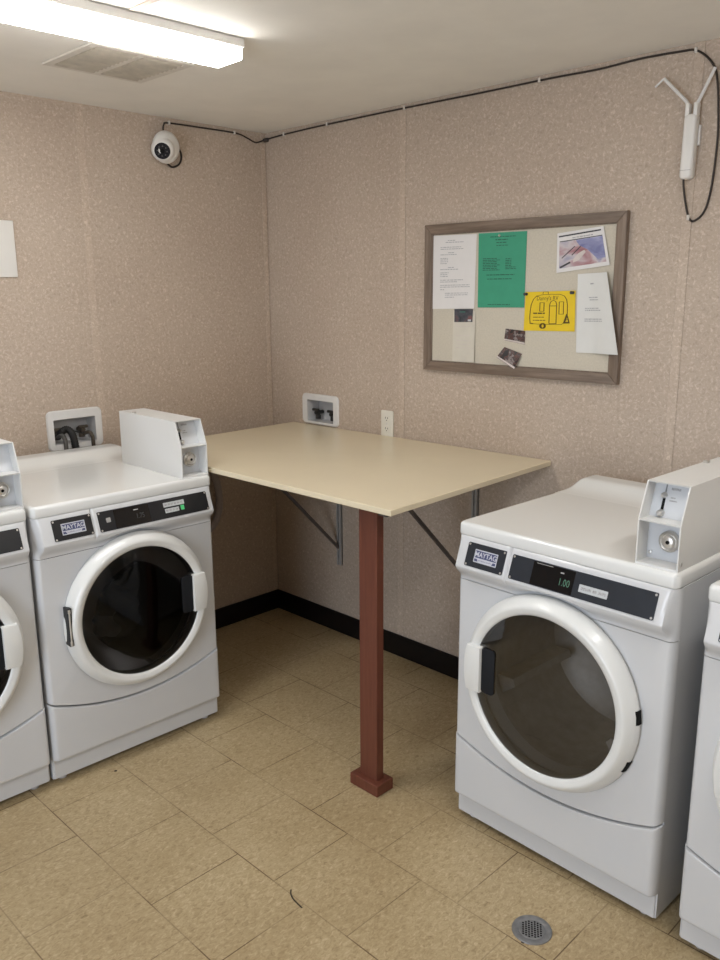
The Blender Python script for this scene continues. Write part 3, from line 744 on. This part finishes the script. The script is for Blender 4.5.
class Paper:
    """a sheet over a quad of wall points TL,TR,BR,BL; y(u,v) its distance from the wall"""
    def __init__(s, name, quad, mat, label, cat, y=.0135, bend=None, group=None, nu=10, nv=12):
        s.q = [Vector((a, 0, b)) for a, b in quad]; s.c = sum(s.q, Vector())/4; s.y = y; s.bend = bend
        s.root = empty(name, (s.c.x, 0, s.c.z)); tag(s.root, label, cat, group)
        bm = B()
        top = [[s.pt(i/nu, j/nv, .0003) for i in range(nu+1)] for j in range(nv+1)]; bot = [[s.pt(i/nu, j/nv, 0) for i in range(nu+1)] for j in range(nv+1)]
        grid(bm, top); grid(bm, bot)
        for a, b in ((top[0], bot[0]), (top[-1], bot[-1]), ([r[0] for r in top], [r[0] for r in bot]), ([r[-1] for r in top], [r[-1] for r in bot])): grid(bm, [a, b])
        bmesh.ops.remove_doubles(bm, verts=bm.verts, dist=1e-6)
        o = finish('sheet', bm, mat, s.root, 40)
    def pt(s, u, v, off=0):            # u right, v up, 0..1
        TL, TR, BR, BL = s.q
        p = (TL*(1-u)+TR*u)*v+(BL*(1-u)+BR*u)*(1-v)
        d = s.y+(s.bend(u, v) if s.bend else .0006*(1-v))
        return Vector((p.x-s.c.x, -d-off, p.z-s.c.z))
    def marks(s, name, polys, mat, off=.0007):
        bm = B()
        for pl in polys:
            slab_on(bm, pl, lambda u, v: s.pt(u, v, .0001), lambda u, v: s.pt(u, v, off))
        return finish(name, bm, mat, s.root, 0)
    def lines(s, name, rows, mat):
        """rows of word-like bars (u0,u1,v,height)"""
        rnd = random.Random(len(rows)*7+3); polys = []
        for u0, u1, v, hh in rows:
            u = u0
            while u < u1-.004:
                w = min(u1-u, rnd.uniform(.03, .10)); polys.append([(u, v-hh/2), (u+w, v-hh/2), (u+w, v+hh/2), (u, v+hh/2)]); u += w+.012
        return s.marks(name, polys, mat)

p = Paper('notice_sheet', [(1.0691, 1.8954), (1.2874, 1.8927), (1.2843, 1.610), (1.0719, 1.6056)], M['paper'], 'white typed notice sheet at the left end of the notice board', 'paper')
p.lines('printed_lines', [(.35, .52, .93, .010), (.30, .72, .905, .010), (.18, .66, .84, .010), (.18, .72, .815, .010), (.36, .5, .765, .010), (.18, .56, .74, .010), (.18, .36, .69, .010), (.18, .36, .67, .010), (.18, .36, .645, .010), (.18, .33, .62, .010),
    (.36, .5, .565, .010), (.18, .60, .54, .010), (.18, .38, .495, .010), (.18, .36, .47, .010), (.18, .36, .445, .010), (.18, .72, .395, .010), (.18, .58, .37, .010), (.18, .88, .325, .010), (.18, .88, .30, .010), (.18, .28, .265, .010), (.30, .84, .215, .010), (.30, .84, .19, .010), (.30, .52, .16, .010)], M['ink'])
p = Paper('notice_sheet', [(1.2969, 1.8941), (1.5176, 1.8922), (1.5172, 1.6163), (1.3013, 1.6141)], M['green'], 'green printed sheet pinned near the top middle of the notice board', 'paper')
p.lines('printed_lines', [(.25, .78, .945, .012), (.36, .62, .905, .014), (.38, .60, .868, .012), (.38, .62, .83, .010)]+[(.10, .40+.06*(k % 3 == 1), .66-.022*k, .011) for k in range(8)]+[(.58, .70+.10*(k > 4), .65-.022*k, .011) for k in range(7)]+[(.18, .78, .44, .013), (.20, .72, .385, .012), (.22, .70, .04, .010)], M['inkg'])
p = Paper('calendar_flyer', [(1.6467, 1.8771), (1.826, 1.8931), (1.861, 1.7628), (1.6501, 1.7398)], M['paper'], 'white-bordered rose and blue picture flyer in the upper right of the notice board', 'flyer',
    bend=lambda u, v: .002+.012*max(0, u-.6)*(1-v))
p.marks('picture', [[(.05+.9*i/8, .10), (.05+.9*(i+1)/8, .10), (.05+.9*(i+1)/8, .76), (.05+.9*i/8, .76)] for i in range(8)], M['photo'], .0006)
p.marks('blue_patch', [[(.40, .76), (.95, .76), (.95, .22), (.80, .2), (.62, .48), (.46, .62)]], M['photob'], .0009)
p.marks('pale_patch', [[(.32, .20), (.44, .24), (.58, .42), (.56, .48), (.44, .42), (.34, .30)]], M['pale'], .0012)
p.marks('dark_streaks', [[(.10, .36), (.11, .345), (.38, .60), (.37, .615)], [(.30, .40), (.31, .385), (.5, .58), (.49, .595)], [(.06, .14), (.08, .10), (.28, .20), (.26, .24)], [(.06, .765), (.95, .765), (.95, .785), (.06, .785)], [(.04, .89), (.94, .90), (.94, .935), (.04, .925)]], M['inkdark'], .0015)
p.lines('printed_lines', [(.33, .76, .83, .03)], M['ink'])

p = Paper('yellow_flyer', [(1.5212, 1.6731), (1.731, 1.6779), (1.7355, 1.5341), (1.5189, 1.5312)], M['yellow'], 'yellow flyer with a line-drawn camper trailer on the notice board', 'flyer', y=.0142)
def fx(a): return ((a[0]-98)/530, 1-(a[1]-125)/400)
def stroke(pts, w=.011, closed=False):
    pts = [Vector(fx(q)) for q in pts]; out = []
    if closed: pts.append(pts[0])
    for a, b in zip(pts, pts[1:]):
        d = (b-a); L = d.length
        if L < 1e-6: continue
        d /= L; n = Vector((-d.y*1.45, d.x))*w/2; a2, b2 = a-d*w*.3, b+d*w*.3
        out.append([tuple(a2-n), tuple(b2-n), tuple(b2+n), tuple(a2+n)])
    return out
S = []
S += stroke([(165, 445), (158, 390), (160, 320), (168, 255), (190, 200), (225, 168), (290, 157), (380, 155), (470, 158), (515, 175), (540, 210), (550, 270), (550, 360), (535, 420), (515, 445), (490, 458), (400, 458), (280, 458), (165, 450)])
S += stroke([(262, 238), (306, 238), (306, 325), (262, 325)], closed=True); S += stroke([(465, 232), (510, 232), (510, 355), (465, 355)], closed=True)
S += stroke([(365, 448), (365, 260), (378, 228), (403, 216), (428, 228), (438, 258), (438, 448)]); S += stroke([(365, 272), (438, 272)], .016); S += stroke([(368, 452), (440, 448)], .018)
S += stroke([(515, 445), (545, 355), (572, 443)], .016, True); S += stroke([(530, 408), (560, 408)]); S += stroke([(522, 436), (568, 436)], .026)
S += stroke([(300+24*math.cos(k*PI/5), 474+24*math.sin(k*PI/5)) for k in range(10)], .03, True); S += stroke([(290, 150), (292, 130), (345, 130), (347, 152)], .008)
S += stroke([(165, 448), (195, 452)], .026)
p.marks('trailer_drawing', S, M['inky'])
bmf = B()
merge(bmf, text_bm("Danny's RV", .0215, lambda u, v: p.pt(.455+u*.92/.212, .825+v/.142, .0009)))
finish('printed_words', bmf, M['inky'], p.root, 0)
p.lines('printed_lines', [(.18, .42, .45, .034), (.18, .40, .35, .018), (.18, .43, .27, .018)], M['inky'])
for q, lab in (((1.5265, 1.6655), 'dark push pin in the upper left corner of the yellow flyer'), ((1.7215, 1.6705), 'dark push pin in the upper right corner of the yellow flyer')):
    bm = B(); lathe(bm, [(.0055, 0), (.0055, -.002), (.003, -.004), (.003, -.009), (.0058, -.011), (.0058, -.014)], 'y', (0, 0, 0), 14, caps=(True, True))
    o = finish('push_pin', bm, M['inkdark'], None, 35, (q[0], -.0150, q[1])); tag(o, lab, 'pin')
for q, lab in (((1.395, 1.882), 'small pale pin at the top of the green sheet'),):
    bm = B(); lathe(bm, [(.004, 0), (.004, -.003), (.002, -.006)], 'y', (0, 0, 0), 12, caps=(True, True))
    o = finish('push_pin', bm, M['slip'], None, 35, (q[0], -.0142, q[1])); tag(o, lab, 'pin')
p = Paper('notice_sheet', [(1.7362, 1.7349), (1.8573, 1.7394), (1.9279, 1.4619), (1.7451, 1.4597)], M['paper2'], 'white sheet curling off the right side of the notice board over the frame', 'paper',
    bend=lambda u, v: .0006+.037*u**2.2*(.45+.55*(1-v))+.006*math.sin(PI*min(1, max(0, (u-.45)/.5)))*(1-v), nu=16)
p.lines('printed_lines', [(.40, .52, .87, .016), (.34, .62, .70, .012), (.36, .62, .67, .012), (.22, .62, .565, .012), (.22, .66, .54, .012), (.20, .68, .43, .012), (.20, .70, .405, .012)], M['ink'])
p = Paper('paper_slip', [(1.1802, 1.600), (1.2905, 1.600), (1.2936, 1.3985), (1.1794, 1.3975)], M['slip'], 'pale paper slip hanging below the white typed sheet', 'paper slip', y=.0132,
    bend=lambda u, v: .0006+.010*(1-v)*max(0, u-.5))
p.lines('printed_lines', [(.15, .85, .70, .012), (.15, .8, .52, .010), (.15, .85, .42, .010), (.15, .8, .35, .010), (.15, .9, .28, .010)], M['pale'])
p = Paper('business_card', [(1.1868, 1.6069), (1.2795, 1.608), (1.2786, 1.5575), (1.1882, 1.5554)], M['card2'], 'dark slate business card at the top of the pale slip', 'card', y=.0155)
p.marks('card_marks', [[(.3, .72), (.6, .72), (.6, .84), (.3, .84)]], plain('teal_print', (.05, .14, .12, 1), .5)); p.marks('card_patch', [[(.75, .06), (.92, .06), (.92, .2), (.75, .2)]], M['sticker'])
p = Paper('business_card', [(1.4369, 1.5364), (1.5257, 1.5296), (1.5258, 1.4792), (1.4318, 1.4926)], M['card'], 'upper of two dark picture cards low on the notice board', 'card', y=.0138)
p.marks('pale_edge', [[(0, .02), (1, .02), (1, .14), (0, .12)]], M['pale'])
p = Paper('business_card', [(1.4352, 1.466), (1.5162, 1.4431), (1.4916, 1.3848), (1.4087, 1.4262)], M['card'], 'tilted lower of two dark picture cards, overlapping the board bottom rail', 'card', y=.0138,
    bend=lambda u, v: .0006+.014*(1-v)**.6)
p.marks('pale_edge', [[(0, .02), (1, .02), (1, .14), (0, .14)]], M['pale'])

# ------------------------------------------------------------------ camera, access point and their cable
sc_ = empty('security_camera', (0, -.588, 2.286)); tag(sc_, 'white round security camera with dark lens on the left wall near the ceiling', 'camera')
bm = B(); lathe(bm, [(.047, .0006), (.047, .020), (.044, .024)], 'x', (0, .012, -.004), 40, caps=(True, True)); finish('camera_base', bm, M['plastic'], sc_, 40)
ax = Vector((1, .10, -.10)).normalized(); rot = Vector((1, 0, 0)).rotation_difference(ax).to_matrix().to_4x4()
def aimed(bm, off): bmesh.ops.transform(bm, matrix=Matrix.Translation(off) @ rot, verts=bm.verts); return bm
bm = B(); lathe(bm, [(.048, -.012), (.060, -.004), (.066, .006), (.067, .014), (.064, .024), (.056, .036), (.044, .044)], 'x', (0, 0, 0), 48, caps=(True, True)); aimed(bm, Vector((.030, 0, .004))); finish('camera_shell', bm, M['plastic'], sc_, 60)
ax2 = Vector((.80, -.62, -.36)).normalized(); rot = Vector((1, 0, 0)).rotation_difference(ax2).to_matrix().to_4x4()
bm = B(); lathe(bm, [(.048, -.02), (.050, 0), (.047, .014), (.040, .024), (.0335, .0285)], 'x', (0, 0, 0), 40, caps=(True, True)); aimed(bm, Vector((.052, -.020, -.010))); finish('camera_eye', bm, M['plastic'], sc_, 60)
bm = B(); lathe(bm, [(.0335, .028), (.0335, .0305), (.030, .0315)], 'x', (0, 0, 0), 32, caps=(True, True)); aimed(bm, Vector((.052, -.020, -.010))); lp = finish('lens_face', bm, M['lens'], sc_, 40)
bm = B(); lathe(bm, [(.010, .031), (.010, .034), (.005, .035)], 'x', (0, 0, 0), 20, caps=(True, True))
aimed(bm, Vector((.052, -.020, -.010))); finish('lens', bm, M['slot'], lp, 40)
bm = B()
for k in range(8):
    a = 2*PI*k/8; lathe(bm, [(.0028, .0312), (.0028, .0326)], 'x', (0, .020*math.cos(a), .020*math.sin(a)), 8, caps=(True, True))
aimed(bm, Vector((.052, -.020, -.010))); finish('infrared_dots', bm, M['hosegrey'], lp, 0)

ap = empty('wireless_access_point', (2.111, 0, 2.128)); tag(ap, 'slim white wireless unit with two angled aerials high on the wall by the corner cable', 'access point')
bm = B()
tilt = -.045
ring = lambda ins, y: [(x, y, z) for x, z in rrect(-.0195+ins, .0195-ins, -.110+ins, .080-ins, .012-ins*.5, 5)]
loft(bm, [ring(.003, -.010), ring(0, -.014), ring(0, -.036), ring(.003, -.041), ring(.007, -.043)])
for s in (-1, 1): box(bm, s*.0130-.0063, s*.0130+.0063, -.038, -.016, .074, .112, .002, 2)
bmesh.ops.rotate(bm, cent=(0, 0, 0), matrix=Matrix.Rotation(.015, 3, 'Y'), verts=bm.verts)
finish('housing', bm, M['plastic'], ap, 40)
bm = B(); box(bm, -.018, .018, -.0442, -.0425, -.085, -.0838); bmesh.ops.rotate(bm, cent=(0, 0, 0), matrix=Matrix.Rotation(.015, 3, 'Y'), verts=bm.verts); finish('housing_seam', bm, M['zinc'], ap, 0)
bm = B(); box(bm, -.012, .024, -.013, -.0006, -.01, .05, .002, 1); finish('wall_mount', bm, M['pvc'], ap, 30)
bm = B(); tube(bm, [(-.012, -.028, .108), (-.022, -.028, .122), (-.098, -.028, .198)], .0052, 10); tube(bm, [(-.098, -.028, .198), (-.126, -.026, .178)], .0034, 8); finish('aerial', bm, M['pvc'], ap, 40)
bm = B(); tube(bm, [(.014, -.028, .108), (.022, -.028, .122), (.062, -.028, .204)], .0052, 10); finish('aerial', bm, M['pvc'], ap, 40)

ca = [(.012, -.49, 2.262), (.006, -.4885, 2.246), (.006, -.512, 2.226), (.006, -.548, 2.222), (.020, -.572, 2.236)]
bm = B(); tube(bm, smooth_path([(.006, -.500, 2.300), (.006, -.486, 2.278), (.006, -.487, 2.252), (.006, -.503, 2.228), (.006, -.535, 2.216), (.014, -.563, 2.226)], 8), .0042, 8)
h = finish('cable', bm, M['cable'], None, 60); tag(h, 'short black cable loop curling under the security camera', 'cable')
path = [(.020, -.5715, 2.348), (.006, -.5715, 2.366), (.006, -.566, 2.388), (.006, -.5444, 2.3967), (.006, -.3777, 2.3989), (.006, -.183, 2.3989), (.006, -.1136, 2.3851), (.007, -.0665, 2.3705), (.008, -.030, 2.380), (.014, -.008, 2.388), (.05, -.006, 2.3915), (.15, -.006, 2.396), (.395, -.006, 2.4006), (.65, -.006, 2.402), (.904, -.006, 2.4026), (1.28, -.006, 2.401), (1.54, -.006, 2.4015), (1.6216, -.006, 2.4011), (1.774, -.006, 2.3989), (1.915, -.006, 2.4045),
    (2.0477, -.006, 2.4015), (2.1016, -.006, 2.3949), (2.1512, -.007, 2.3536), (2.1743, -.009, 2.2993), (2.1877, -.009, 2.1842), (2.1894, -.008, 2.098), (2.1814, -.006, 1.9816), (2.1651, -.006, 1.9172), (2.1355, -.006, 1.8918), (2.1184, -.006, 1.902), (2.1069, -.010, 1.9423), (2.100, -.022, 2.0), (2.101, -.027, 2.036)]
bm = B(); tube(bm, smooth_path(path, 6), .0034, 8); tube(bm, [(.012, -.020, 2.383), (.030, -.007, 2.387)], .009, 8)
h = finish('cable', bm, M['cable'], None, 60); tag(h, 'long black cable running along the ceiling line from the camera to the wireless unit', 'cable')
def clip(loc, ax, lab):
    bm = B()
    if ax == 'y': box(bm, -.0045, .0045, -.0125, -.0006, -.007, .009, .002, 1)
    else: box(bm, .0006, .0125, -.0045, .0045, -.007, .009, .002, 1)
    o = finish('cable_clip', bm, M['clip'], None, 30, loc); tag(o, lab, 'clip', 'white cable clips')
clip((0, -.5405, 2.397), 'x', 'white cable clip just above the security camera')
clip((0, -.188, 2.399), 'x', 'white cable clip on the left wall short of the room corner')
clip((.147, 0, 2.396), 'y', 'white cable clip just right of the room corner')
clip((.443, 0, 2.401), 'y', 'second white cable clip right of the room corner')
clip((.902, 0, 2.4026), 'y', 'white cable clip at the wall seam left of the notice board')
clip((1.54, 0, 2.4015), 'y', 'white cable clip on the ceiling line above the middle of the notice board')
clip((2.100, 0, 2.395), 'y', 'white cable clip where the cable bends down above the wireless unit')
clip((2.117, 0, 1.9025), 'y', 'white cable clip at the bottom of the cable loop under the wireless unit')

# ------------------------------------------------------------------ ceiling light, vent, floor drain
def make_light():
    r = empty('ceiling_light', (0, 0, CH))
    bm = B(); box(bm, -.073, .073, -.613, .613, -.026, -.0006, .002, 1); finish('light_housing', bm, M['plastic'], r, 30)
    bm = B(); pts = [(-.067, -.018), (-.067, -.050), (-.065, -.056), (-.060, -.059), (.060, -.059), (.065, -.056), (.067, -.050), (.067, -.018)]
    a = [bm.verts.new((x, -.606, z)) for x, z in pts]; b = [bm.verts.new((x, .606, z)) for x, z in pts]
    for f in (bm.faces.new(a), bm.faces.new(b[::-1])): f.material_index = 1
    for i in range(len(pts)): bm.faces.new((a[i], b[i], b[(i+1) % len(pts)], a[(i+1) % len(pts)]))
    finish('light_diffuser', bm, [M['diff'], M['diffend']], r, 40)
    return r
li = make_light(); li.location = (1.077, -1.632, CH); li.rotation_euler = (0, 0, -.028)
tag(li, 'long white lit fluorescent ceiling light at the top left', 'ceiling light', 'fluorescent ceiling lights')
li2 = copy_tree(li); li2.location = (3.10, -1.40, CH); li2.rotation_euler = (0, 0, 0)
tag(li2, 'lit fluorescent ceiling light on the near right of the room, outside the frame', 'ceiling light', 'fluorescent ceiling lights')

ve = empty('ceiling_vent', (.658, -1.150, CH)); tag(ve, 'dusty white louvered vent in the ceiling behind the tube light', 'vent')
bm = B()
for x0, x1, y0, y1 in ((-.170, -.145, -.185, .185), (.145, .170, -.185, .185), (-.145, .145, -.185, -.155), (-.145, .145, .155, .185), (-.145, .145, -.012, .012)):
    box(bm, x0, x1, y0, y1, -.007, -.0005, .002, 1)
finish('vent_frame', bm, M['vent'], ve, 30)
for y0, y1 in ((-.155, -.012), (.012, .155)):
    bm = B(); box(bm, -.145, .145, y0, y1, -.002, -.0006, mi=0)
    for k in range(11):
        x = -.135+.027*k; prism(bm, [(x-.009, -.0085), (x-.007, -.0095), (x+.009, -.003), (x+.007, -.002)], (y0, y1), 'y')
    finish('vent_louver', bm, M['dust'], ve, 0)

dn = empty('floor_drain', (2.297, -1.0335, 0)); tag(dn, 'round metal floor drain grate in the tiles in front of the dryer', 'drain')
bm = B(); lathe(bm, [(.054, .0004), (.053, .003), (.050, .0038), (.037, .0034), (.036, .0026)], 'z', (0, 0, 0), 48, caps=(True, True)); finish('drain_ring', bm, M['steel'], dn, 40)
bm = B()
lathe(bm, [(.0358, .0025), (.0345, .0034)], 'z', (0, 0, 0), 40, caps=(True, True)); gr = finish('drain_grate', bm, M['steel'], dn, 30)
bm = B()
for i in range(-4, 5):
    for j in range(-4, 5):
        x, y = i*.0078, j*.0078+(.0039 if i % 2 else 0)
        if x*x+y*y < .031**2:
            prism(bm, rrect(x-.0026, x+.0026, y-.0028, y+.0028, .0022, 2), (.0030, .0037), 'z')
bmesh.ops.rotate(bm, cent=(0, 0, 0), matrix=Matrix.Rotation(.6, 3, 'Z'), verts=bm.verts)
finish('grate_holes', bm, M['slot'], gr, 0)

# ------------------------------------------------------------------ light
DIFF_STRENGTH = 25
M['diff'].node_tree.nodes['Principled BSDF'].inputs['Emission Strength'].default_value = DIFF_STRENGTH
def area(name, loc, size, sizey, energy, col, look):
    l = bpy.data.lights.new(name, 'AREA'); l.shape = 'RECTANGLE'; l.size = size; l.size_y = sizey; l.energy = energy; l.color = col
    o = bpy.data.objects.new(name, l); COL.objects.link(o); o.location = loc
    o.rotation_euler = (Vector(look)-Vector(loc)).to_track_quat('-Z', 'Y').to_euler(); return o
area('doorway_daylight', (2.35, RY-.06, 1.05), 1.15, 2.0, 48, (.80, .89, 1), (2.3, 0, .95))
w = bpy.data.worlds.new('outdoor_sky'); SC.world = w; w.use_nodes = True
bg = w.node_tree.nodes['Background']; bg.inputs[0].default_value = (.62, .76, 1, 1); bg.inputs[1].default_value = .6

# ------------------------------------------------------------------ camera
cam = bpy.data.cameras.new('camera'); co = bpy.data.objects.new('camera', cam); COL.objects.link(co)
R_ = Vector((0.71120287, 0.70296658, -0.00533442)); U_ = Vector((-0.15346088, 0.16265516, 0.97467587)); F_ = Vector((-0.68603224, 0.69237366, -0.22355869))
mw = Matrix(((R_.x, U_.x, -F_.x, 3.31436), (R_.y, U_.y, -F_.y, -2.70888526), (R_.z, U_.z, -F_.z, 1.68440666), (0, 0, 0, 1)))
co.matrix_world = mw
cam.sensor_fit = 'VERTICAL'; cam.sensor_height = 36; cam.lens = 829.1834/960*36; cam.clip_start = .02
SC.camera = co
vs = SC.view_settings; vs.view_transform = 'Standard'; vs.look = 'None'; vs.gamma = 1; vs.exposure = 0; vs.use_curve_mapping = False
